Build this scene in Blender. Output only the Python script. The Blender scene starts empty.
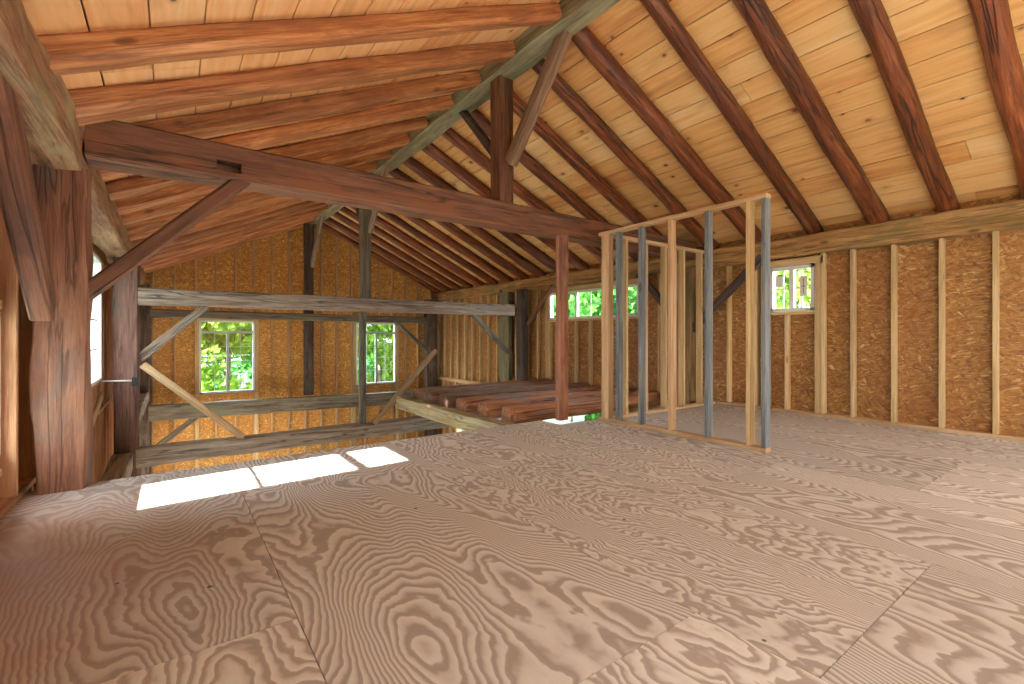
import bpy, bmesh, math, random
from mathutils import Vector, Matrix, noise
R = random.Random(7)
C = bpy.context.scene.collection
scn = bpy.context.scene

# ------------------------------------------------------------------ camera
cam = bpy.data.objects.new('camera', bpy.data.cameras.new('camera')); C.objects.link(cam)
cam.data.sensor_width = 36; cam.data.lens = 468.0 / 1024 * 36
cam.data.shift_y = -6.5 / 1024; cam.data.clip_start = .05; cam.data.clip_end = 300
cam.location = (0, 0, 1.0); cam.rotation_euler = (math.radians(90), 0, math.radians(-36))
scn.camera = cam
# ------------------------------------------------------------------ light
SKY = 8.0; SUN = 55.0; EXPO = 0.85
scn.view_settings.view_transform = 'Standard'; scn.view_settings.look = 'None'
scn.view_settings.exposure = EXPO; scn.view_settings.gamma = 1; scn.view_settings.use_curve_mapping = False
w = bpy.data.worlds.new('World'); scn.world = w; w.use_nodes = True
bg = w.node_tree.nodes['Background']; bg.inputs[0].default_value = (.88, .96, 1.0, 1); bg.inputs[1].default_value = SKY
sun = bpy.data.objects.new('sun', bpy.data.lights.new('sun', 'SUN')); C.objects.link(sun)
sun.data.energy = SUN; sun.data.angle = math.radians(.8); sun.data.color = (1, .97, .92)
sun.rotation_euler = Vector((1, .06, -.46)).to_track_quat('-Z', 'Y').to_euler()

# ------------------------------------------------------------------ node helpers
class NT:
    def __init__(s, name):
        s.m = bpy.data.materials.new(name); s.m.use_nodes = True; s.t = s.m.node_tree
        s.b = s.t.nodes['Principled BSDF']; s.out = s.t.nodes['Material Output']
    def n(s, typ, ins=None, **kw):
        x = s.t.nodes.new(typ)
        for k, v in kw.items(): setattr(x, k, v)
        for k, v in (ins or {}).items():
            if hasattr(v, 'is_output') or isinstance(v, bpy.types.NodeSocket): s.t.links.new(v, x.inputs[k])
            else: x.inputs[k].default_value = v
        return x
    def math(s, op, a, b=0.0, c=0.0): return s.n('ShaderNodeMath', {0: a, 1: b, 2: c}, operation=op).outputs[0]
    def vmath(s, op, a, b): return s.n('ShaderNodeVectorMath', {0: a, 1: b}, operation=op).outputs[0]
    def ramp(s, f, stops, interp='LINEAR'):
        x = s.n('ShaderNodeValToRGB', {0: f}); r = x.color_ramp; r.interpolation = interp
        while len(r.elements) < len(stops): r.elements.new(.5)
        for e, (p, c) in zip(r.elements, stops):
            e.position = p; e.color = (*c, 1) if len(c) == 3 else c
        return x.outputs[0]
    def mix(s, f, a, b, mode='MIX'):
        x = s.n('ShaderNodeMix', data_type='RGBA', blend_type=mode)
        for i, v in ((0, f), (6, a), (7, b)):
            if isinstance(v, bpy.types.NodeSocket): s.t.links.new(v, x.inputs[i])
            else: x.inputs[i].default_value = v if i == 0 else ((*v, 1) if len(v) == 3 else v)
        return x.outputs[2]
    def noise(s, vec, scale, detail=3, rough=.55, dist=0.0):
        return s.n('ShaderNodeTexNoise', {'Vector': vec, 'Scale': scale, 'Detail': detail, 'Roughness': rough, 'Distortion': dist}).outputs[0]
    def mapv(s, vec, sc, loc=(0, 0, 0), rot=(0, 0, 0)):
        return s.n('ShaderNodeMapping', {'Vector': vec, 'Scale': sc, 'Location': loc, 'Rotation': rot}).outputs[0]
    def objvec(s):
        tc = s.n('ShaderNodeTexCoord').outputs['Object']
        rnd = s.n('ShaderNodeObjectInfo').outputs['Random']
        off = s.n('ShaderNodeCombineXYZ', {0: s.math('MULTIPLY', rnd, 53.0), 1: s.math('MULTIPLY', rnd, 17.0), 2: s.math('MULTIPLY', rnd, 31.0)}).outputs[0]
        return s.vmath('ADD', tc, off), rnd
    def fin(s, col, rough=.7, bump=None, bs=.3, bd=.01):
        s.t.links.new(col, s.b.inputs['Base Color'])
        if isinstance(rough, bpy.types.NodeSocket): s.t.links.new(rough, s.b.inputs['Roughness'])
        else: s.b.inputs['Roughness'].default_value = rough
        if bump is not None:
            bm_ = s.n('ShaderNodeBump', {'Strength': bs, 'Distance': bd, 'Height': bump})
            s.t.links.new(bm_.outputs[0], s.b.inputs['Normal'])
        return s.m

def wood(name, dark, mid, light, patch=None, pf=.5, cracks=.6, knots=.3, rough=.7, bs=.6, fine=1.0, rv=.25):
    """grain runs along local X"""
    t = NT(name); v, rnd = t.objvec()
    g = t.noise(t.mapv(v, (.9, 14 * fine, 14 * fine)), 1.6, 5, .6, .35)
    g2 = t.noise(t.mapv(v, (2.5, 60 * fine, 60 * fine)), 1.5, 3, .6)
    gg = t.math('ADD', t.math('MULTIPLY', g, .7), t.math('MULTIPLY', g2, .3))
    g3 = t.noise(t.mapv(v, (5, 170 * fine, 170 * fine)), 1.5, 2, .6)
    gg = t.math('ADD', t.math('MULTIPLY', gg, .8), t.math('MULTIPLY', g3, .2))
    col = t.ramp(gg, [(.39, dark), (.5, mid), (.62, light)])
    if patch is not None:
        pn = t.noise(t.mapv(v, (.8, 2.2, 2.2)), 1.7, 4, .6, .6)
        pm = t.ramp(pn, [(.60 - .25 * pf, (0, 0, 0)), (.78 - .25 * pf, (1, 1, 1))])
        pc = t.mix(gg, tuple(c * .55 for c in patch), tuple(min(1, c * 1.35) for c in patch))
        col = t.mix(pm, col, pc)
    # long checks
    cn = t.noise(t.mapv(v, (.35, 7, 7)), 1.0, 3, .6, .5)
    cl = t.math('ABSOLUTE', t.math('SUBTRACT', cn, .5))
    cm = t.ramp(cl, [(0, (1, 1, 1)), (.010, (.5, .5, .5)), (.02, (0, 0, 0))])
    cm = t.math('MULTIPLY', cm, cracks)
    col = t.mix(cm, col, tuple(c * .25 for c in dark))
    if knots > 0:
        vo = t.n('ShaderNodeTexVoronoi', {'Vector': t.mapv(v, (2.2, 5.5, 5.5)), 'Scale': 1.0})
        kd = t.ramp(vo.outputs['Distance'], [(0, (1, 1, 1)), (.09, (.8, .8, .8)), (.15, (0, 0, 0))])
        sel = t.math('GREATER_THAN', t.n('ShaderNodeSeparateColor', {0: vo.outputs['Color']}).outputs[0], 1 - knots)
        col = t.mix(t.math('MULTIPLY', t.math('MULTIPLY', kd, sel), .75), col, tuple(c * .35 for c in dark))
    br = t.math('MULTIPLY_ADD', rnd, rv * 2, 1 - rv)
    col = t.mix(1.0, col, t.n('ShaderNodeCombineColor', {0: br, 1: br, 2: br}).outputs[0], 'MULTIPLY')
    h = t.math('SUBTRACT', gg, t.math('MULTIPLY', cm, .8))
    return t.fin(col, rough, h, bs, .012)

def ply_mat():
    t = NT('plywood'); tc = t.n('ShaderNodeTexCoord').outputs['Object']
    seed = t.n('ShaderNodeAttribute', attribute_name='seed').outputs['Fac']
    sep = t.n('ShaderNodeSeparateXYZ', {0: tc})
    wav = t.ramp(t.math('FRACT', t.math('MULTIPLY', seed, 3.7)), [(0, (.25,) * 3), (1, (1,) * 3)])
    vec = t.n('ShaderNodeCombineXYZ', {0: sep.outputs[0], 1: t.math('MULTIPLY', sep.outputs[1], .30), 2: t.math('MULTIPLY', seed, 91.0)}).outputs[0]
    base = t.noise(vec, 1.3, 1.8, .45, .15)
    wig = t.noise(t.n('ShaderNodeCombineXYZ', {0: t.math('MULTIPLY', sep.outputs[0], 1.6), 1: sep.outputs[1], 2: t.math('MULTIPLY', seed, 37.0)}).outputs[0], 5.5, 2.5, .55, .3)
    f = t.math('ADD', t.math('MULTIPLY', base, 66.0), t.math('MULTIPLY', sep.outputs[0], 10.0))
    f = t.math('ADD', f, t.math('MULTIPLY', t.math('MULTIPLY', wig, wav), 5.0))
    ring = t.math('FRACT', f)
    rg = t.ramp(ring, [(0, (0, 0, 0)), (.10, (.9, .9, .9)), (.35, (1, 1, 1)), (.62, (.25, .25, .25)), (.85, (.05, .05, .05)), (1, (0, 0, 0))])
    fine = t.noise(t.mapv(tc, (70, 3, 1)), 2.0, 3, .6)
    tone = t.noise(t.mapv(tc, (1, .6, 1)), .9, 3, .5)
    c_l = t.mix(tone, (.82, .84, .83), (.88, .91, .92))
    c_d = t.mix(tone, (.37, .31, .29), (.42, .375, .37))
    col = t.mix(t.math('MULTIPLY', rg, .85), c_l, c_d)
    col = t.mix(t.math('MULTIPLY', fine, .16), col, (.28, .22, .18))
    sb = t.math('MULTIPLY_ADD', seed, .22, .86)
    col = t.mix(1.0, col, t.n('ShaderNodeCombineColor', {0: sb, 1: sb, 2: sb}).outputs[0], 'MULTIPLY')
    # reddish brown tint fading out from the left wall, and dark specks of dirt
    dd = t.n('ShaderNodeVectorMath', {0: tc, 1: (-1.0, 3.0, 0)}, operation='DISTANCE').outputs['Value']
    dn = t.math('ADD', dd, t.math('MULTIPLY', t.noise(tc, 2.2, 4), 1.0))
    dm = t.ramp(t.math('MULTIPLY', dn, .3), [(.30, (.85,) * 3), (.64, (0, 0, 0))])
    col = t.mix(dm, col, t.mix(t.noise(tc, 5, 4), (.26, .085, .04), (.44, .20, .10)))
    sp = t.n('ShaderNodeTexVoronoi', {'Vector': tc, 'Scale': 7.0})
    sd = t.ramp(sp.outputs['Distance'], [(0, (1, 1, 1)), (.06, (1, 1, 1)), (.085, (0, 0, 0))])
    sel = t.math('GREATER_THAN', t.n('ShaderNodeSeparateColor', {0: sp.outputs['Color']}).outputs[0], t.math('MULTIPLY_ADD', dm, -.6, .88))
    col = t.mix(t.math('MULTIPLY', t.math('MULTIPLY', sd, sel), .85), col, (.05, .03, .02))
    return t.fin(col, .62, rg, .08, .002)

def board_mat(name, stops, kn=.75, bs=.25):
    """boards with a per-board seed; grain along local Y of the deck mesh"""
    t = NT(name); tc = t.n('ShaderNodeTexCoord').outputs['Object']
    seed = t.n('ShaderNodeAttribute', attribute_name='seed').outputs['Fac']
    off = t.n('ShaderNodeCombineXYZ', {0: t.math('MULTIPLY', seed, 43.0), 1: t.math('MULTIPLY', seed, 71.0), 2: 0.0}).outputs[0]
    v = t.vmath('ADD', tc, off)
    g = t.noise(t.mapv(v, (14, .9, 14)), 1.3, 4, .6, .5)
    ln = t.noise(t.mapv(v, (50, 2, 50)), 1.3, 2, .6)
    k = t.math('ADD', t.math('MULTIPLY', g, .62), t.math('MULTIPLY', seed, .27))
    k = t.math('ADD', k, t.math('MULTIPLY', ln, .13))
    col = t.ramp(k, stops)
    vo = t.n('ShaderNodeTexVoronoi', {'Vector': t.mapv(v, (3.4, 2.5, 3.4)), 'Scale': 1.6})
    cell = t.n('ShaderNodeSeparateColor', {0: vo.outputs['Color']})
    sel = t.math('GREATER_THAN', cell.outputs[0], 1 - kn)
    sz = t.math('MULTIPLY_ADD', cell.outputs[1], 1.3, .7)
    kd = t.math('MULTIPLY', vo.outputs['Distance'], sz)
    km = t.ramp(kd, [(0, (1, 1, 1)), (.07, (1, 1, 1)), (.09, (.35,) * 3), (.11, (.8,) * 3), (.14, (0, 0, 0))])
    halo = t.ramp(kd, [(.08, (1, 1, 1)), (.32, (0, 0, 0))])
    col = t.mix(t.math('MULTIPLY', t.math('MULTIPLY', halo, sel), .45), col, (.42, .14, .04))
    col = t.mix(t.math('MULTIPLY', t.math('MULTIPLY', km, sel), .95), col, (.10, .03, .012))
    st = t.ramp(t.noise(t.mapv(v, (3.0, .5, 3.0)), 1.5, 3, .6, .6), [(.56, (0, 0, 0)), (.70, (1, 1, 1))])
    col = t.mix(t.math('MULTIPLY', st, .4), col, (.40, .14, .04))
    return t.fin(col, .55, g, bs, .004)

def osb_mat(name, hue=(1.12, 1.22, 1.2)):
    t = NT(name); tc = t.n('ShaderNodeTexCoord').outputs['Object']
    warp = t.n('ShaderNodeTexNoise', {'Vector': tc, 'Scale': 3.0, 'Detail': 2}).outputs['Color']
    v = t.vmath('ADD', tc, t.n('ShaderNodeVectorMath', {0: warp, 3: .12}, operation='SCALE').outputs[0])
    h = lambda c: tuple(a * b for a, b in zip(c, hue))
    col = None
    for i, (sc, rot) in enumerate((((7, 7, 36), .08), ((9, 9, 50), -.35), ((11, 11, 40), .55), ((10, 10, 45), -.95), ((12, 12, 60), .2))):
        # local x,y = along wall plane / through; z up
        vv = t.mapv(t.mapv(v, (1, 1, 1), (i * 3.1, i * 1.7, i * 5.3), (rot, rot, 0)), sc)
        vo = t.n('ShaderNodeTexVoronoi', {'Vector': vv, 'Scale': 1.6, 'Randomness': 1.0})
        cc = t.n('ShaderNodeSeparateColor', {0: vo.outputs['Color']})
        c = t.ramp(cc.outputs[0], [(0, h((.17, .062, .018))), (.3, h((.28, .115, .030))), (.7, h((.38, .175, .046))), (.94, h((.46, .24, .075))), (1, h((.66, .42, .18)))])
        if col is None: col = c
        else: col = t.mix(t.math('MULTIPLY', t.math('GREATER_THAN', cc.outputs[1], .45 + .06 * i), .85), col, c)
    big = t.noise(tc, 1.1, 2)
    col = t.mix(t.math('MULTIPLY', t.ramp(big, [(.35, (1,) * 3), (.6, (0,) * 3)]), .3), col, h((.30, .09, .025)))
    return t.fin(col, .6, t.n('ShaderNodeSeparateColor', {0: col}).outputs[0], .25, .004)

def plain(name, col, rough=.5, metal=0.0):
    t = NT(name); v, r = t.objvec()
    c = t.mix(t.math('MULTIPLY', t.noise(v, 6, 3), .25), col, tuple(x * .7 for x in col))
    t.b.inputs['Metallic'].default_value = metal
    return t.fin(c, rough)

M = {}
M['tie'] = wood('dark brown hewn timber', (.085, .036, .019), (.165, .070, .037), (.25, .115, .062), (.24, .090, .040), .5, .8, .35)
M['plate_left'] = wood('orange brown hewn plate', (.20, .085, .04), (.44, .23, .12), (.62, .38, .22), (.52, .43, .23), .3, .4, .2, fine=.6)
M['post'] = wood('weathered red brown post', (.14, .055, .032), (.24, .10, .055), (.36, .17, .095), (.15, .105, .085), .36, .6, .25, bs=.8, fine=.8)
M['post_dark'] = wood('dark weathered post', (.035, .022, .018), (.085, .055, .042), (.15, .10, .075), (.16, .13, .09), .3, .8, .3)
M['grey'] = wood('grey weathered timber', (.15, .11, .08), (.29, .225, .175), (.44, .36, .30), (.32, .21, .14), .4, .9, .4)
M['grey_dark'] = wood('dark grey green timber', (.07, .055, .04), (.15, .125, .095), (.25, .215, .17), (.17, .18, .11), .45, .7, .3)
M['ridge'] = wood('ridge timber in green bounce light', (.14, .115, .06), (.25, .215, .12), (.38, .34, .21), (.26, .28, .17), .4, .3, .2)  # green of the ridge is light bounced off foliage, put into the colour
M['carrier'] = wood('pale yellow grey timber', (.24, .19, .10), (.40, .34, .21), (.55, .49, .34), (.40, .28, .12), .3, .5, .3)
M['plate_right'] = wood('yellow brown hewn plate', (.13, .065, .022), (.33, .18, .06), (.48, .28, .11), (.20, .15, .05), .4, .6, .35)
M['brace_red'] = wood('red brown brace', (.15, .055, .03), (.30, .12, .062), (.44, .20, .11), (.13, .07, .05), .3, .6, .3)
M['brace_new'] = wood('sawn tan board', (.30, .18, .09), (.43, .28, .15), (.55, .39, .23), None, .5, .15, .3)
M['log'] = wood('dark red brown peeled log', (.075, .018, .007), (.23, .060, .018), (.40, .14, .050), (.15, .042, .016), .4, .9, .5, rough=.42, bs=.8)
M['log_left'] = wood('orange brown hewn rafter', (.24, .080, .028), (.46, .18, .065), (.66, .32, .13), (.33, .12, .05), .45, .45, .4, rough=.5, bs=.7, rv=.35)
M['joist'] = wood('orange red floor log', (.20, .075, .04), (.44, .19, .09), (.62, .33, .18), (.27, .22, .19), .5, .7, .35)
M['joist_grey'] = wood('purple grey floor log', (.15, .075, .05), (.27, .165, .125), (.40, .29, .24), (.34, .17, .09), .5, .7, .35)
M['stud'] = wood('tan framing lumber', (.46, .30, .13), (.60, .42, .20), (.70, .53, .29), None, .5, .1, .25, bs=.2, rv=.15)
M['stud_fresh'] = wood('fresh framing lumber', (.42, .25, .12), (.56, .36, .19), (.68, .48, .29), None, .5, .1, .35, bs=.2, rv=.12)
M['brace_brown'] = wood('light brown brace timber', (.20, .105, .055), (.34, .19, .11), (.48, .30, .18), None, .5, .4, .3)
M['post_red'] = wood('dark reddish pegged post', (.07, .03, .022), (.15, .066, .045), (.25, .12, .08), (.12, .08, .06), .4, .6, .4)
M['stud_blue'] = wood('blue grey weathered lumber', (.10, .12, .13), (.19, .215, .225), (.31, .335, .34), (.30, .27, .22), .25, .3, .35, bs=.3, rv=.12)
M['stud_left'] = wood('red tinted framing lumber', (.30, .13, .055), (.44, .21, .10), (.56, .31, .16), None, .5, .1, .3, bs=.2, rv=.1)
M['deck_left'] = board_mat('pine roof boards in orange bounce light', [(.28, (.72, .29, .10)), (.47, (.88, .45, .18)), (.7, (.94, .60, .31))], .30)  # same pine as the right slope, with warm bounced light put into its colour
M['deck_right'] = board_mat('honey pine roof boards', [(.28, (.54, .20, .06)), (.42, (.72, .36, .115)), (.55, (.80, .46, .17)), (.72, (.85, .58, .29))], .6)
M['osb'] = osb_mat('strand board'); M['osb_gold'] = osb_mat('golden strand board', (1.9, 2.2, 1.8))
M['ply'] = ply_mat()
M['white'] = plain('white vinyl', (.80, .82, .82), .35)
M['trim_grey'] = plain('grey window bar', (.45, .50, .50), .45)
M['paper'] = plain('paper sticker', (.75, .72, .62), .7)
M['ink'] = plain('dark ink', (.06, .06, .07), .6)
M['iron'] = plain('galvanised rod', (.75, .73, .70), .4, .2)
M['dark_iron'] = plain('dark iron plate', (.03, .028, .027), .6, .5)
M['concrete'] = plain('packed earth', (.36, .32, .26), .95)
M['dark'] = plain('tar paper', (.02, .015, .012), .95)
t = NT('clear window glass')
tr = t.n('ShaderNodeBsdfTransparent', {0: (.96, .99, .98, 1)}); gl = t.n('ShaderNodeBsdfGlossy', {1: .02})
mx = t.n('ShaderNodeMixShader', {0: .05, 1: tr.outputs[0], 2: gl.outputs[0]}); t.t.links.new(mx.outputs[0], t.out.inputs[0]); M['glass'] = t.m
def leafmat(name, a, b):
    t = NT(name); v = t.n('ShaderNodeTexCoord').outputs['Object']
    c = t.mix(t.ramp(t.noise(v, 1.6, 4), [(.35, (0,) * 3), (.65, (1,) * 3)]), a, b)
    d = t.n('ShaderNodeBsdfDiffuse', {0: c}); tl = t.n('ShaderNodeBsdfTranslucent', {0: c})
    m = t.n('ShaderNodeMixShader', {0: .5, 1: d.outputs[0], 2: tl.outputs[0]}); t.t.links.new(m.outputs[0], t.out.inputs[0]); return t.m
M['leaf'] = leafmat('yellow green leaves', (.075, .20, .022), (.29, .42, .07))
M['leaf_dark'] = leafmat('deep green leaves', (.022, .11, .022), (.09, .27, .05))
M['bark'] = wood('bark', (.05, .04, .03), (.10, .08, .06), (.18, .15, .12))
t = NT('grass'); v = t.n('ShaderNodeTexCoord').outputs['Object']
M['grass'] = t.fin(t.mix(t.noise(v, 9, 5, .7), (.004, .017, .007), (.010, .036, .016)), .9, t.noise(v, 40, 4), .8, .05)

# ------------------------------------------------------------------ object helpers
def finish(bm, name, mat, parent=None, smooth=False):
    me = bpy.data.meshes.new(name); bm.normal_update(); bm.to_mesh(me); bm.free()
    if smooth:
        for p in me.polygons: p.use_smooth = True
    me.materials.append(mat)
    o = bpy.data.objects.new(name, me); C.objects.link(o)
    if parent: o.parent = parent
    return o
def tag(o, label=None, cat=None, group=None, kind=None):
    if label: o['label'] = label
    if cat: o['category'] = cat
    if group: o['group'] = group
    if kind: o['kind'] = kind
    return o
def empty(name, loc=(0, 0, 0)):
    o = bpy.data.objects.new(name, None); C.objects.link(o); o.location = loc; o.empty_display_size = .2; return o
def frame(p0, p1, up=(0, 0, 1)):
    p0 = Vector(p0); p1 = Vector(p1); x = (p1 - p0).normalized(); u = Vector(up)
    if abs(x.dot(u)) > .95: u = Vector((0, 1, 0))
    y = u.cross(x).normalized(); z = x.cross(y)
    m = Matrix((x, y, z)).transposed().to_4x4(); m.translation = p0; return m, (p1 - p0).length
def beam(name, p0, p1, w, h, mat, parent=None, rough=.012, seg=.22, ch=.014, up=(0, 0, 1), bow=0.0, holes=None):
    """hewn timber; w = horizontal width, h = height of section (local z)"""
    m, L = frame(p0, p1, up); bm = bmesh.new(); n = max(1, int(L / seg)) if rough > 0 else 1
    sd = R.random() * 100; a, b = w / 2, h / 2
    if rough > 0:
        prof = [(-a + ch, -b), (0, -b), (a - ch, -b), (a, -b + ch), (a, 0), (a, b - ch), (a - ch, b), (0, b), (-a + ch, b), (-a, b - ch), (-a, 0), (-a, -b + ch)]
    else:
        c = min(.003, a * .2); prof = [(-a + c, -b), (a - c, -b), (a, -b + c), (a, b - c), (a - c, b), (-a + c, b), (-a, b - c), (-a, -b + c)]
    rings = []
    for i in range(n + 1):
        x = L * i / n; bo = bow * math.sin(math.pi * i / n); ring = []
        for k, (y, z) in enumerate(prof):
            if rough > 0:
                dv = noise.noise_vector(Vector((x * 1.3 + sd, y * 5, z * 5 + k * .15))) * rough
                d2 = noise.noise_vector(Vector((x * 5 + sd, y * 14, z * 14))) * rough * .35
                y2, z2 = y + dv.y + d2.y, z + dv.z + d2.z
            else: y2, z2 = y, z
            ring.append(bm.verts.new((x, y2, z2 + bo)))
        rings.append(ring)
    K = len(prof)
    for i in range(n):
        for k in range(K):
            bm.faces.new((rings[i][k], rings[i + 1][k], rings[i + 1][(k + 1) % K], rings[i][(k + 1) % K]))
    bm.faces.new(rings[0]); bm.faces.new(list(reversed(rings[-1])))
    bmesh.ops.recalc_face_normals(bm, faces=bm.faces)
    o = finish(bm, name, mat, parent)
    o.matrix_world = m
    if parent: o.matrix_local = Matrix.Translation(parent.location).inverted() @ m
    return o
def log(name, p0, p1, r0, r1, mat, parent=None, flat=0.0, squash=1.0):
    m, L = frame(p0, p1); bm = bmesh.new(); n = int(L / .14); K = 12; sd = R.random() * 100; rings = []
    for i in range(n + 1):
        f = i / n; x = L * f; r = r0 + (r1 - r0) * f
        cy = .022 * noise.noise(Vector((x * .7, sd, 0))); cz = .018 * noise.noise(Vector((x * .7, 0, sd)))
        ring = []
        for k in range(K):
            a = 2 * math.pi * k / K
            rr = r * (1 + .10 * noise.noise(Vector((x * 2.2, math.cos(a) * 1.3 + sd, math.sin(a) * 1.3))) + .05 * noise.noise(Vector((x * 7, math.cos(a) * 3 + sd, math.sin(a) * 3))))
            y, z = rr * math.cos(a), rr * math.sin(a) * squash
            if flat: z = max(-r * flat * squash, min(r * flat * squash, z))
            ring.append(bm.verts.new((x, y + cy, z + cz)))
        rings.append(ring)
    for i in range(n):
        for k in range(K):
            bm.faces.new((rings[i][k], rings[i + 1][k], rings[i + 1][(k + 1) % K], rings[i][(k + 1) % K]))
    bm.faces.new(rings[0]); bm.faces.new(list(reversed(rings[-1])))
    bmesh.ops.recalc_face_normals(bm, faces=bm.faces)
    o = finish(bm, name, mat, parent, True); o.matrix_world = m
    return o
def bx(bm, lo, hi, b=0.0):
    vs = [bm.verts.new((x, y, z)) for x in (lo[0], hi[0]) for y in (lo[1], hi[1]) for z in (lo[2], hi[2])]
    f = [(0, 1, 3, 2), (4, 6, 7, 5), (0, 4, 5, 1), (2, 3, 7, 6), (0, 2, 6, 4), (1, 5, 7, 3)]
    return [bm.faces.new([vs[i] for i in q]) for q in f]
def boxes(name, lst, mat, parent=None):
    bm = bmesh.new()
    for lo, hi in lst: bx(bm, lo, hi)
    return finish(bm, name, mat, parent)
def prism(name, pts, axis, a, b, mat, parent=None):
    """polygon pts in the plane orthogonal to axis ('x': (y,z), 'y': (x,z), 'z': (x,y)), from a to b"""
    def P(p, t): return {'x': (t, p[0], p[1]), 'y': (p[0], t, p[1]), 'z': (p[0], p[1], t)}[axis]
    bm = bmesh.new(); A = [bm.verts.new(P(p, a)) for p in pts]; B = [bm.verts.new(P(p, b)) for p in pts]
    bm.faces.new(A); bm.faces.new(B)
    for i in range(len(pts)): bm.faces.new((A[i], A[(i + 1) % len(pts)], B[(i + 1) % len(pts)], B[i]))
    bmesh.ops.recalc_face_normals(bm, faces=bm.faces)
    return finish(bm, name, mat, parent)

# ------------------------------------------------------------------ dimensions
XL, XR = -.75, 6.47            # inner faces of the wall studs
OL, OR = -.84, 6.56            # inner faces of the strand board
XC = 2.93; ZR = 4.05; SL = .465
YB, YG = -3.2, 13.0            # open end behind, far gable (stud face)
OG = YG + .09
LOW = -2.6
def zd(x): return ZR - SL * abs(x - XC)
RY = [-1.9, -1.27, -.63, .02, .66, 1.27, 1.86, 2.51, 3.22, 3.87, 4.55, 5.2, 5.87, 6.55, 7.2, 7.84, 8.45, 9.08, 9.7, 10.3, 10.9, 11.5, 12.1, 12.75]

# ------------------------------------------------------------------ setting: walls with openings
def wall_panel(name, axis, a, b, u0, u1, z0, ztop, holes, mat, parent=None):
    """sheathing as boxes around rectangular holes; ztop(u) is the top. axis x: wall in plane x, u=y"""
    us = sorted(set([u0, u1] + [h[0] for h in holes] + [h[1] for h in holes] + ([XC] if axis == 'y' else [])))
    bm = bmesh.new()
    for i in range(len(us) - 1):
        A, B = us[i], us[i + 1]; mid = (A + B) / 2
        zs = sorted([(h[2], h[3]) for h in holes if h[0] <= mid <= h[1]])
        segs = []; z = z0
        for (h0, h1) in zs: segs.append((z, h0, False)); z = h1
        segs.append((z, None, True))
        for (s0, s1, top) in segs:
            ta, tb = (ztop(A), ztop(B)) if top else (s1, s1)
            q = [(A, s0), (B, s0), (B, tb), (A, ta)]
            P = (lambda p, t: (t, p[0], p[1])) if axis == 'x' else (lambda p, t: (p[0], t, p[1]))
            va = [bm.verts.new(P(p, a)) for p in q]; vb = [bm.verts.new(P(p, b)) for p in q]
            bm.faces.new(va); bm.faces.new(vb)
            for k in range(4): bm.faces.new((va[k], va[(k + 1) % 4], vb[(k + 1) % 4], vb[k]))
    bmesh.ops.recalc_face_normals(bm, faces=bm.faces)
    return finish(bm, name, mat, parent)

WA = (2.505, 3.05, 1.31, 1.90); WB = (5.22, 7.58, 1.33, 1.895)       # right wall windows (y0,y1,z0,z1)
DR = (5.6, 7.9, LOW + .02, -.42)                                      # lower opening in right wall
WLf = (6.1, 8.05, .41, 1.98); WLn = (3.36, 3.975, .27, 1.14); WLb = (-2.9, -.35, .25, 1.95)          # left wall windows; the last is added, unseen, for sun bounced to the ceiling
DL = (5.0, 7.9, LOW + .02, -1.1); DL2 = (8.9, 12.0, LOW + .02, -1.1); DR2 = (10.75, 11.75, -2.3, -1.45)  # lower storey openings; the left pair is added, unseen, to light the far bay
GL = (.505, 1.648, -.365, 1.36); GR = (4.115, 5.272, -.375, 1.362); GD = (5.28, 5.62, -1.98, -1.66)
wr = tag(empty('wall_right', (XR, 5, 0)), 'right long wall of strand board between vertical studs under the hewn plate', 'wall', kind='structure')
wl = tag(empty('wall_left', (XL, 5, 0)), 'left long wall of studs and sheathing behind the thick hewn posts', 'wall', kind='structure')
wg = tag(empty('wall_back', (XC, YG, 0)), 'far gable wall of strand board and studs with two big windows', 'wall', kind='structure')
def kid(o, p): o.parent = p; o.matrix_parent_inverse = Matrix.Translation(p.location).inverted(); return o
kid(wall_panel('sheathing', 'x', OR, OR + .03, YB, OG + .03, LOW, lambda u: 2.46, [WA, WB, DR, DR2], M['osb']), wr)
kid(wall_panel('sheathing', 'x', OL - .03, OL, YB, OG + .03, LOW, lambda u: 2.44, [WLf, WLn, WLb, DL, DL2], M['osb']), wl)
wf = tag(empty('wall_front', (XC, YB, 0)), 'near gable wall behind the viewer', 'wall', kind='structure')
kid(wall_panel('sheathing', 'y', YB - .03, YB, OL, OR, LOW, lambda u: zd(u) + .02, [(3.9, 6.2, .1, 2.1)], M['osb_gold']), wf)  # opening added, unseen, to let sky light in from behind the viewer
kid(wall_panel('sheathing', 'y', OG, OG + .03, OL, OR, LOW, lambda u: zd(u) + .02, [GL, GR], M['osb_gold']), wg)
def stud(p0, p1, parent, mat='stud', w=.038, d=.09, nrm='x', name='stud'):
    # nrm: axis of the wall normal; narrow face w looks along nrm
    o = beam(name, p0, p1, *((d, w) if nrm == 'x' else (w, d)), M[mat], None, rough=0)
    return kid(o, parent)
def vstud(x, y, z0, z1, parent, mat='stud', nrm='x', w=.038, d=.09, name='stud'):
    # vertical: local up falls back to +Y, so local z=Y, local y = Y x X
    m = M[mat]; dy, dx = (w, d) if nrm == 'x' else (d, w)
    return kid(beam(name, (x, y, z0), (x, y, z1), dx, dy, m, None, rough=0), parent)
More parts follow.
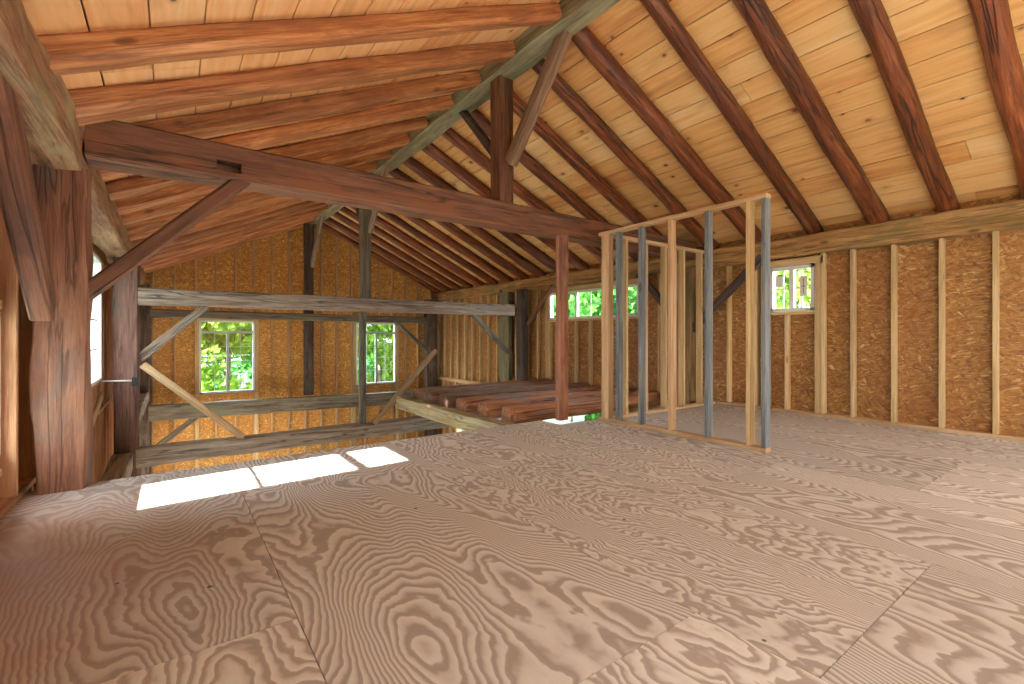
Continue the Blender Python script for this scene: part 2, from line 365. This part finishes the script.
# right wall studs
xs = (XR + OR) / 2
def blocked(u, holes, pad=.03): return [h for h in holes if h[0] - pad < u < h[1] + pad]
ys = [.525, .921, 1.316, 1.716, 2.103]
y = 2.834
while y < YG: ys.append(y); y += .395
y = .13
while y > YB: ys.append(y); y -= .395
for y in ys:
    hs = blocked(y, [WA, WB])
    if not hs and blocked(y, [WA, WB], .15): continue
    if hs: vstud(xs, y, .04, hs[0][2] - .04, wr)
    elif y > 3.95 and y < 4.4: pass
    else: vstud(xs, y, .04 if y < 8.7 else -.21, 2.02, wr)
for (a, b, z0, z1) in (WA, WB):
    stud((xs, a - .06, z0 - .02), (xs, b + .06, z0 - .02), wr, w=.038, d=.09, nrm='x', name='window_sill_plate')
    stud((xs, a - .10, z1 + .045), (xs, b + .10, z1 + .045), wr, w=.09, d=.09, nrm='x', name='header')
    vstud(xs - .002, a - .035, .04, z1, wr, w=.06); vstud(xs - .002, b + .035, .04, z1, wr, w=.06)
    vstud(xs, a - .09, .04, 2.02, wr); vstud(xs, b + .09, .04, 2.02, wr)
stud((xs, YB, .02), (xs, 8.7, .02), wr, 'stud_fresh', name='bottom_plate')
y = 8.85
while y < YG:
    vstud(xs, y, LOW, -.28, wr); y += .395
y = 4.7
while y < 8.8:
    if not blocked(y, [DR]): vstud(xs, y, LOW, -.06, wr)
    y += .395
stud((xs, 8.7, -.27), (xs, 12.85, -.27), wr, 'stud_fresh', w=.09, name='bottom_plate')
# gable studs
yg = YG + .045
x = .05 - .395 * 2
while x < XR:
    if x > XL - .02:
        hs = blocked(x, [GL, GR], .0)
        if hs:
            vstud(x, yg, LOW, hs[0][2] - .04, wg, 'stud_fresh', nrm='y'); vstud(x, yg, hs[0][3] + .12, zd(x) - .02, wg, 'stud_fresh', nrm='y')
        else: vstud(x, yg, LOW, zd(x) - .02, wg, 'stud_fresh', nrm='y')
    x += .395
for (a, b, z0, z1) in (GL, GR):
    vstud(a - .04, yg - .003, LOW, z1 + .02, wg, nrm='y', w=.08); vstud(b + .04, yg - .003, LOW, z1 + .02, wg, nrm='y', w=.08)
    stud((a - .08, yg - .004, z0 - .02), (b + .08, yg - .004, z0 - .02), wg, nrm='y', w=.09, d=.038, name='window_sill_plate')
    stud((a - .08, yg - .004, z1 + .06), (b + .08, yg - .004, z1 + .06), wg, nrm='y', w=.09, d=.12, name='header')
# left wall studs
xl = (XL + OL) / 2
y = 4.08 + .03
ly = [4.02, 4.5, 4.9, 5.3, 5.7]
y = 8.4
while y < YG: ly.append(y); y += .395
ly += [3.33, 2.94, 2.54, 2.15, 1.75, 1.36, .96, .57, .17, -.30, -2.95]
for y in ly: vstud(xl, y, .04, 2.0, wl, 'stud_left')
for y in (6.4, 6.8, 7.2, 7.6, 7.95): vstud(xl, y, .04, WLf[2] - .04, wl, 'stud_left')
for (a, b, z0, z1) in (WLf, WLn):
    e_ = .02 if b > 5 else -.27
    stud((xl, a - .02, z0 - .02), (xl, b + e_, z0 - .02), wl, 'stud_left', w=.038, name='window_sill_plate')
    stud((xl, a - .02, z1 + .03), (xl, b + e_, z1 + .03), wl, 'stud_left', w=.05, name='header')
stud((xl, YB, .02), (xl, 4.32, .02), wl, 'stud_left', name='bottom_plate')
y = 4.4
while y < YG: vstud(xl, y, LOW, .0, wl, 'stud_left'); y += .395
stud((xl, 4.32, .02), (xl, YG, .02), wl, 'stud_left', name='bottom_plate')
kid(beam('diagonal_board', (XL + .012, 5.2, -.45), (XL + .012, 8.1, .22), .02, .10, M['stud'], None, rough=0), wl)

# ------------------------------------------------------------------ ceiling boards (real boards with gaps)
def deck(sgn, mat, label):
    ang = math.atan(SL); Ls = 3.72 / math.cos(ang); bm = bmesh.new(); lay = bm.faces.layers.float.new('seed')
    u = .01; wd = .262
    while u < Ls:
        w_ = wd * R.uniform(.94, 1.05) ; y = YB - R.random() * 3
        while y < OG + .1:
            l = R.uniform(4.2, 5.6); y2 = min(y + l, OG + .1); y1 = max(y, YB)
            if y2 > YB:
                s = R.random()
                for f in bx(bm, (u, (y1 if sgn > 0 else -y2) + .002, 0), (min(u + w_ - .009, Ls), (y2 if sgn > 0 else -y1) - .002, .022)): f[lay] = s
            y += l
        u += w_
    o = finish(bm, 'ceiling', mat)
    # local x = down slope from the ridge, local z = away from the room
    if sgn > 0: m = Matrix(((math.cos(ang), 0, math.sin(ang)), (0, 1, 0), (-math.sin(ang), 0, math.cos(ang)))).to_4x4()
    else: m = Matrix(((-math.cos(ang), 0, -math.sin(ang)), (0, -1, 0), (-math.sin(ang), 0, math.cos(ang)))).to_4x4()
    m.translation = (XC, 0, ZR); o.matrix_world = m
    tag(o, label, 'ceiling', kind='structure')
deck(1, M['deck_right'], 'right roof slope of honey coloured knotty pine boards')
deck(-1, M['deck_left'], 'left roof slope of pine boards, coloured orange for bounced light')
rf = prism('roof', [(OL - .35, zd(OL - .35) + .03), (XC, ZR + .03), (OR + .35, zd(OR + .35) + .03), (OR + .35, zd(OR + .35) + .09), (XC, ZR + .10), (OL - .35, zd(OL - .35) + .09)], 'y', YB, OG + .4, M['dark'])
tag(rf, 'dark roofing above the pine boards', 'roof', kind='structure')

# ------------------------------------------------------------------ floors
bm = bmesh.new(); lay = bm.faces.layers.float.new('seed')
def sheet(x0, x1, y0, y1):
    s = R.random()
    g = .0018
    if x1 - x0 > .02 and y1 - y0 > .02:
        for f in bx(bm, (x0 + g, y0 + g, -.02), (x1 - g, y1 - g, 0)): f[lay] = s
offs = {-1: 1.786, 0: .977, 1: .577, 2: 1.75, 3: .90, 4: .45, 5: 1.3}
for c in range(-1, 6):
    x0, x1 = .36 + c * 1.17, .36 + (c + 1) * 1.17
    x0 = max(x0, OL); x1 = min(x1, OR)
    cuts = [(x0, x1, 4.26)]
    if x0 < 3.52 < x1: cuts = [(x0, 3.52, 4.26), (3.52, x1, 3.93)]
    elif x0 >= 3.52: cuts = [(x0, x1, 3.93)]
    for (a, b, ye) in cuts:
        y = offs[c] - 2.34 * 3
        while y < ye:
            lo, hi = max(y, YB), min(y + 2.34, ye)
            if hi > lo: sheet(a, b, lo, hi)
            y += 2.34
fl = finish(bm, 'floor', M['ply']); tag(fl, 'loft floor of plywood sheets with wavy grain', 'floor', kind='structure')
boxes('joist', [((OL, YB, -.06), (3.52, 4.24, -.021)), ((3.52, YB, -.06), (OR, 3.91, -.021))], M['dark'], fl).name = 'underlay'
lf = boxes('floor', [((OL - .1, YB, LOW - .1), (OR + .1, OG + .1, LOW))], M['concrete']); tag(lf, 'lower storey floor seen through the opening', 'floor', kind='structure')
gd = boxes('ground', [((-60, -40, LOW - .3), (80, 80, LOW - .12))], M['grass']); tag(gd, 'green grass ground outside the barn', 'ground', kind='structure')

# ------------------------------------------------------------------ windows
def window(n, axis, plane, rect, inward, sashes, mun, label, transom=None, th=.035, fw=.045, gridz=1, stickers=(), bars='white', muv=.009, tb=.03):
    """plane = room-side face of the frame; inward=+1/-1 direction of the room along the axis"""
    a, b, z0, z1 = rect; e = tag(empty('window_%d' % n, {'x': (plane, a, z0), 'y': (a, plane, z0)}[axis]), label, 'window', kind='structure')
    def P(u0, u1, za, zb, d0, d1):   # d measured outward from plane
        p0, p1 = sorted((plane - inward * d0, plane - inward * d1))
        return ((p0, u0, za), (p1, u1, zb)) if axis == 'x' else ((u0, p0, za), (u1, p1, zb))
    g = .004
    fr = [P(a + g, a + fw, z0 + g, z1 - g, 0, .09), P(b - fw, b - g, z0 + g, z1 - g, 0, .09), P(a + g, b - g, z0 + g, z0 + fw, 0, .09), P(a + g, b - g, z1 - fw, z1 - g, 0, .09)]
    kid(boxes('window_frame', fr, M['white']), e)
    zt = z1 - fw
    if transom:
        kid(boxes('transom_bar', [P(a + fw, b - fw, transom - tb, transom + tb, .015, .075)], M['trim_grey']), e)
    us = [a + fw + (b - a - 2 * fw) * i / sashes for i in range(sashes + 1)]
    for u in us[1:-1]:
        kid(boxes('mullion', [P(u - .028, u + .028, z0 + fw, (transom - tb) if transom else zt, .01, .075)], M[bars]), e)
    mb = []
    for i in range(sashes):
        for k in range(1, mun[0] + 1):
            u = us[i] + (us[i + 1] - us[i]) * k / (mun[0] + 1); mb.append(P(u - muv, u + muv, z0 + fw, zt, .04, .055))
    zz1 = transom or zt
    for k in range(1, mun[1] + 1):
        z = z0 + fw + (zz1 - z0 - fw) * k / (mun[1] + 1); mb.append(P(a + fw, b - fw, z - muv, z + muv, .041, .054))
    kid(boxes('muntins', mb, M[bars]), e)
    kid(boxes('pane', [P(a + fw, b - fw, z0 + fw, zt, .046, .050)], M['glass']), e)
    for (u0, u1, s0, s1, ink) in stickers:
        s = kid(boxes('sticker', [P(u0, u1, s0, s1, .034, .036)], M['paper']), e)
        if ink:
            um = (u0 + u1) / 2; kid(boxes('print', [P(u0 + .02, u1 - .02, (s0 + s1) / 2 - .004, (s0 + s1) / 2 + .004, .032, .034), P(um - .004, um + .004, s0 + .03, s1 - .03, .032, .034)], M['ink']), e)
window(1, 'y', YG - .01, GL, -1, 2, (1, 3), 'left of the two tall windows in the far gable wall', transom=1.08, bars='trim_grey', muv=.006)
window(2, 'y', YG - .01, GR, -1, 2, (1, 3), 'right of the two tall windows in the far gable wall', transom=1.08, bars='trim_grey', muv=.006)
window(3, 'x', XR + .01, WA, -1, 2, (1, 1), 'small white window high in the right wall with paper stickers on the glass', stickers=[(2.60, 2.69, 1.50, 1.76, True), (2.90, 2.99, 1.64, 1.78, False)])
window(4, 'x', XR + .01, WB, -1, 3, (1, 1), 'wide white window high in the right wall behind the red post')
window(5, 'x', XL + .01, WLf, 1, 2, (1, 3), 'tall white window in the left wall behind the near post')
window(6, 'x', XL - .06, WLn, 1, 1, (0, 1), 'window in the left wall just outside the left edge of the picture', transom=.93, fw=.03, tb=.014)
window(7, 'x', XL - .02, WLb, 1, 3, (1, 2), 'added unseen wide window in the left wall behind the viewer, for bounced sun')  # unseen, added so that sun bounces up to the ceiling

# ------------------------------------------------------------------ timber frame
Y1, Y2, Y3 = 4.1, 8.2, 12.45
def T(name, cat, label, p0, p1, w, h, mat, group=None, **k):
    o = beam(name, p0, p1, w, h, M[mat], **k); return tag(o, label, cat, group)
pegs = lambda o, pts, mat='dark_iron', r=.014: None
T('ridge_beam', 'beam', 'long grey squared ridge beam at the roof peak, coloured with green foliage light', (XC, YB, 3.91), (XC, OG - .1, 3.91), .24, .20, 'ridge', rough=.03)
T('wall_plate', 'beam', 'orange brown hewn wall plate running along the top of the left wall', (-.60, YB, 2.205), (-.60, YG - .02, 2.205), .26, .30, 'plate_left', rough=.03)
T('wall_plate', 'beam', 'yellow brown hewn wall plate running along the top of the right wall', (6.53, YB, 2.14), (6.53, YG - .02, 2.14), .26, .25, 'plate_right', rough=.03)
T('post', 'post', 'massive red brown weathered post at the left end of the near tie beam', (-.575, Y1 + .14, -.02), (-.575, Y1 + .14, 2.09), .25, .27, 'post', rough=.03, seg=.14)
T('post', 'post', 'reddish brown pegged post at the left end of the grey second tie beam', (-.505, Y2 + .14, LOW), (-.505, Y2 + .14, 2.09), .27, .26, 'post_red', rough=.02)
T('post', 'post', 'dark corner post left of the far gable windows', (-.50, Y3 + .12, LOW), (-.50, Y3 + .12, 2.09), .24, .22, 'post_dark')
T('post', 'post', 'dark post against the right wall beside the inner wall framing', (6.38, Y1 + .14, LOW), (6.38, Y1 + .14, 2.03), .2, .25, 'plate_right')
T('post', 'post', 'dark brown post on the right wall at the end of the grey tie beam', (6.36, Y2 + .16, LOW), (6.36, Y2 + .16, 2.03), .17, .26, 'post_dark')
T('post', 'post', 'green grey flat post standing just behind the dark right wall post', (6.42, 9.1, -.05), (6.42, 9.1, 2.03), .12, .40, 'ridge', rough=.008)
T('post', 'post', 'dark corner post at the right end of the far gable wall', (6.16, Y3 + .1, LOW), (6.16, Y3 + .1, 2.05), .34, .2, 'post_dark')
tie = T('tie_beam', 'beam', 'large dark brown tie beam crossing the room with an empty mortise near its left end', (-.46, Y1 + .14, 2.305), (6.42, Y1 + .14, 2.285), .28, .26, 'tie', rough=.014, bow=.02)
def cut(o, lo, hi):
    c = boxes('cutter', [(lo, hi)], M['dark']); md = o.modifiers.new('b', 'BOOLEAN'); md.object = c; md.operation = 'DIFFERENCE'; md.solver = 'EXACT'
    bpy.context.view_layer.update(); dg = bpy.context.evaluated_depsgraph_get()
    me = bpy.data.meshes.new_from_object(o.evaluated_get(dg)); o.modifiers.clear(); o.data = me; bpy.data.objects.remove(c)
cut(tie, (.27, Y1 - .1, 2.23), (.43, Y1 + .11, 2.31))
T('tie_beam', 'beam', 'grey weathered second tie beam in front of the far windows', (-.38, Y2 + .12, 1.548), (6.04, Y2 + .12, 1.548), .22, .235, 'grey')
T('tie_beam', 'beam', 'green grey third tie beam against the far gable above the windows', (-.40, Y3 + .12, 1.47), (6.0, Y3 + .12, 1.45), .18, .17, 'grey_dark')
T('floor_beam', 'beam', 'pale grey low beam between the posts just beyond the sunlit floor', (-.40, Y2 + .12, -.69), (6.30, Y2 + .12, -.69), .24, .25, 'grey', rough=.02)
T('floor_beam', 'beam', 'dark grey low beam against the far gable wall below the windows', (-.40, Y3 + .12, -.65), (6.2, Y3 + .12, -.77), .22, .33, 'grey_dark')
T('girt', 'beam', 'weathered low beam along the left wall from the near post to the second post', (-.54, Y1 + .2, -.70), (-.54, Y2, -.70), .22, .22, 'grey')
T('girt', 'beam', 'weathered low beam along the left wall behind the second post', (-.50, Y2 + .28, -.26), (-.50, Y3, -.30), .20, .22, 'grey')
T('king_post', 'post', 'dark brown king post standing on the near tie beam under the ridge', (2.955, Y1 + .16, 2.42), (2.955, Y1 + .16, 3.82), .19, .20, 'tie', rough=.008)
T('king_post', 'post', 'grey green king post on the second tie beam reaching the ridge', (2.80, Y2 + .12, 1.66), (2.80, Y2 + .12, 3.82), .17, .17, 'grey_dark', rough=.008)
T('king_post', 'post', 'dark king post in the middle of the far gable wall', (2.80, Y3 + .16, -.5), (2.80, Y3 + .16, 3.82), .21, .17, 'post_dark', rough=.008)
T('prop_post', 'post', 'thin green grey prop under the second tie beam in front of the right far window', (2.745, Y2 + .12, -.57), (2.745, Y2 + .12, 1.43), .11, .11, 'grey_dark', rough=.004)
T('prop_post', 'post', 'red brown square prop post under the near tie beam by the floor opening', (3.75, Y1 + .05, 0), (3.75, Y1 + .05, 2.19), .14, .10, 'brace_red', rough=.004)
# braces
T('knee_brace', 'brace', 'dark knee brace from the near left post up to the near tie beam', (-.50, Y1 + .06, 1.24), (.46, Y1 + .06, 2.22), .07, .105, 'tie', rough=.004)
T('knee_brace', 'brace', 'red brown knee brace at the left picture edge from near post up to left plate', (-.60, 3.77, 1.15), (-.60, 2.40, 2.52), .10, .20, 'brace_red', rough=.006)
T('ridge_brace', 'brace', 'light brown brace from the near king post towards the viewer up to the ridge', (2.99, Y1 + .04, 2.88), (2.99, 3.25, 3.86), .12, .13, 'brace_brown', rough=.006)
T('ridge_brace', 'brace', 'dark brace from the near king post away to the ridge', (2.96, Y1 + .26, 3.02), (2.96, 5.15, 3.84), .08, .10, 'post_dark', rough=.006)
T('ridge_brace', 'brace', 'grey brace from the second king post towards the viewer up to the ridge', (2.86, Y2 + .05, 2.85), (2.86, 7.4, 3.84), .08, .11, 'grey', rough=.006)
T('ridge_brace', 'brace', 'dark brace from the second king post away to the ridge', (2.80, Y2 + .2, 3.0), (2.80, 9.2, 3.84), .07, .10, 'post_dark', rough=.006)
T('ridge_brace', 'brace', 'grey brace from the far gable king post to the ridge', (2.86, Y3 + .08, 2.75), (2.86, 11.6, 3.84), .08, .13, 'grey', rough=.006)
T('knee_brace', 'brace', 'grey knee brace left of the left far window under the second tie beam', (-.37, Y2 + .10, .68), (.42, Y2 + .10, 1.44), .07, .12, 'grey', rough=.006)
T('diagonal_board', 'board', 'new tan board slanting down from the second post to the pale low beam', (-.33, Y2 + .02, .60), (.88, Y2 + .02, -.56), .035, .10, 'brace_new', rough=0)
T('diagonal_board', 'board', 'new tan board slanting down from the right far post to the low beam', (4.12, Y2 - .03, .72), (2.90, Y2 - .03, -.56), .035, .10, 'brace_new', rough=0)
T('knee_brace', 'brace', 'grey brace below the far low beam left of the diagonal board', (-.35, Y3 + .06, -1.45), (.45, Y3 + .06, -.80), .06, .11, 'grey_dark', rough=.004)
T('knee_brace', 'brace', 'thin dark brace right of the right far window', (5.05, Y3 + .06, 1.40), (6.03, Y3 + .06, .55), .06, .10, 'grey_dark', rough=.004)
T('knee_brace', 'brace', 'grey knee brace from the second tie beam down to the right wall post', (5.04, Y2 + .10, 1.44), (5.93, Y2 + .10, .62), .07, .11, 'grey_dark', rough=.006)
T('knee_brace', 'brace', 'brown brace on the right wall from the grey tie post up to the plate', (6.42, Y2 + .03, 1.25), (6.42, 7.4, 2.05), .08, .09, 'tie', rough=.006)
T('knee_brace', 'brace', 'dark short brace on the right wall behind the grey tie post', (6.42, Y2 + .26, 1.35), (6.42, 9.3, 2.05), .08, .12, 'post_dark', rough=.006)
T('knee_brace', 'brace', 'dark brace on the right wall rising towards the small window', (6.40, Y1 + .06, 1.08), (6.40, 3.1, 2.05), .08, .11, 'post_dark', rough=.006)
T('knee_brace', 'brace', 'dark brace on the right wall behind the inner wall rising away from the viewer', (6.40, Y1 + .24, 1.15), (6.40, 5.15, 2.05), .08, .11, 'post_dark', rough=.006)
def pegs(o, pts, y):
    for (x, z) in pts:
        kid(log('peg', (x, y + .01, z), (x, y - .016, z), .014, .013, M['dark_iron']) if False else beam('peg', (x, y + .02, z), (x, y - .014, z), .026, .026, M['post_dark'], None, rough=0), o)
P2 = [o for o in C.objects if o.name.startswith('post') and 'second tie beam' in o.get('label', '')][0]
pegs(P2, [(-.43, -.60), (-.44, -.76), (-.43, 1.52), (-.44, 1.62)], Y2 + .01)
# iron tie rod on the second post
rod = tag(log('tie_rod', (XL + .01, Y2 - .06, .40), (-.40, Y2 - .06, .385), .011, .011, M['iron']), 'thin pale iron rod running from the left window to the second post', 'rod')
kid(boxes('anchor_plate', [((-.44, Y2 - .075, .33), (-.36, Y2 - .0, .45))], M['dark_iron']), rod)

# ------------------------------------------------------------------ rafters
words = ['first'] * 4 + ['second', 'third', 'fourth', 'fifth', 'sixth', 'seventh', 'eighth', 'ninth', 'tenth', 'eleventh', 'twelfth', 'thirteenth', 'fourteenth', 'fifteenth', 'sixteenth', 'seventeenth', 'eighteenth', 'nineteenth', 'twentieth', 'last']
for i, y in enumerate(RY):
    if i < 3: continue
    for s in (1, -1):
        xe = 6.60 if s > 0 else -.72
        xr_ = XC + s * .13
        if s > 0:
            r = .088 * R.uniform(.9, 1.12); off = r * .78
            tw = R.uniform(-.03, .03)
            o = log('rafter', (xe, y, zd(xe) - off), (xr_, y + tw, zd(xr_) - off), r * 1.05, r * .92, M['log'])
            lab = 'dark red brown log rafter on the right slope, %s from the near end' % words[i]
        else:
            o = beam('rafter', (xe, y, zd(xe) - .075), (xr_, y + R.uniform(-.03, .03), zd(xr_) - .075), .18 * R.uniform(.85, 1.15), .15 * R.uniform(.9, 1.1), M['log_left'], rough=.022, ch=.03)
            lab = 'orange brown hewn rafter on the left slope, %s from the near end' % words[i]
        tag(o, lab, 'rafter', 'rafters on the %s roof slope' % ('right' if s > 0 else 'left'))

# ------------------------------------------------------------------ inner wall framing (closet)
pf = tag(empty('wall_framing', (4.13, 1.97, 0)), 'unfinished inner wall framing running lengthwise with blue grey and tan studs', 'wall frame')
HP = 2.215; xp = 4.128
def psd(x, y, mat, nrm='x', z0=.038, w=.038): return vstud(x, y, z0, HP - .038, pf if nrm == 'x' else pf2, mat, nrm, w=w, d=.085)
for y, mt in ((1.972, 'stud_blue'), (2.105, 'stud_mix'), (2.50, 'stud_mix2'), (2.905, 'stud_fresh'), (3.28, 'stud_blue'), (3.60, 'stud_blue'), (3.78, 'stud_fresh')):
    mm = {'stud_mix': 'stud', 'stud_mix2': 'stud_blue'}.get(mt, mt); psd(xp, y, mm, w=.11 if y == 3.78 else .038)
kid(beam('bottom_plate', (xp, 1.95, .019), (xp, 3.88, .019), .085, .038, M['stud_fresh'], None, rough=0), pf)
kid(beam('top_plate', (xp, 1.95, HP - .019), (xp, 3.88, HP - .019), .085, .038, M['stud_fresh'], None, rough=0), pf)
pf2 = tag(empty('wall_framing', (4.2, 3.84, 0)), 'second inner wall framing of tan studs reaching to the right wall', 'wall frame')
for x, mt in ((4.5, 'stud'), (4.88, 'stud_fresh'), (5.28, 'stud'), (5.50, 'stud_left'), (5.68, 'stud'), (6.1, 'stud')):
    psd(x, 3.84, mt, 'y')
kid(beam('bottom_plate', (4.18, 3.84, .019), (6.45, 3.84, .019), .085, .038, M['stud_fresh'], None, rough=0), pf2)
kid(beam('top_plate', (4.18, 3.84, HP - .019), (6.2, 3.84, HP - .019), .085, .038, M['stud'], None, rough=0), pf2)

# ------------------------------------------------------------------ joist logs over the far bay
T('carrier_beam', 'beam', 'pale yellow grey squared beam holding the ends of the floor logs', (3.38, Y1 + .05, -.215), (3.38, Y2 - .12, -.215), .20, .22, 'carrier', rough=.012)
jy = [4.90, 5.45, 5.98, 6.52, 7.06, 7.6]
ordn = ['nearest', 'second', 'third', 'fourth', 'fifth', 'farthest']
for k, y in enumerate(jy):
    o = log('floor_log', (3.45 + R.uniform(-.06, .06), y, -.03), (6.46, y + R.uniform(-.05, .05), -.03), .17, .18, M['joist' if k < 3 else 'joist_grey'], flat=.62)
    tag(o, 'flattened floor log lying on the pale carrier beam, %s of the six' % ordn[k], 'log', 'floor logs beyond the plywood')

# ------------------------------------------------------------------ trees outside
def tree(loc, h, rad, n, mat, label, lo=.1):
    e = tag(empty('tree', loc), label, 'tree', 'trees outside the windows')
    kid(log('trunk', loc, (loc[0] + .3, loc[1], loc[2] + h * .8), .16, .06, M['bark']), e)
    bm = bmesh.new(); rr = random.Random(int(loc[0] * 31 + loc[1] * 7))
    blobs = [(Vector((rr.uniform(-1, 1) * rad, rr.uniform(-1, 1) * rad * .6, h * rr.uniform(lo, 1.0))), rr.uniform(.5, 1.1)) for _ in range(34)]
    for i in range(n):
        c, br = blobs[rr.randrange(len(blobs))]
        d = Vector((rr.gauss(0, 1), rr.gauss(0, 1), rr.gauss(0, 1))).normalized() * br * rr.uniform(.5, 1)
        p = c + d; s = rr.uniform(.09, .19)
        a = Vector((rr.gauss(0, 1), rr.gauss(0, 1), rr.gauss(0, 1))).normalized(); b = a.orthogonal().normalized(); c2 = a.cross(b)
        vs = [bm.verts.new(p + b * s), bm.verts.new(p + c2 * s * .6), bm.verts.new(p - b * s), bm.verts.new(p - c2 * s * .6)]
        bm.faces.new(vs)
    o = finish(bm, 'foliage', mat, None); o.location = loc; kid(o, e)
tspec = [((-2.6, 25, LOW), 8, 2.2, 'leaf', 'leafy yellow green tree left in the left far window'), ((1.5, 20, LOW), 6.5, 2.0, 'leaf', 'leafy bright tree filling the left far window'), ((4.2, 29, LOW), 10, 2.6, 'leaf_dark', 'taller darker tree behind, between the two far windows'),
         ((7.8, 21.5, LOW), 6.5, 2.2, 'leaf', 'leafy bright tree filling the right far window'), ((11.5, 28, LOW), 9, 2.8, 'leaf_dark', 'darker tree behind the right far window'),
         ((14, 6.0, LOW), 7.5, 2.2, 'leaf', 'green tree seen through the small right wall window'), ((12.5, 10.5, LOW), 7, 2.2, 'leaf_dark', 'green tree seen through the right half of the wide window'), ((13.5, 14.5, LOW), 7.5, 2.4, 'leaf_dark', 'green tree seen through the left half of the wide window'),
         ((-5.2, 7.3, LOW), 8, 1.5, 'leaf', 'added tree just outside the left wall window, blocking the sun there')]  # last tree is added to keep sun from entering the left window
for loc, h, rad, mt, lab in tspec: tree(loc, h, rad, 13000, M[mt], lab)
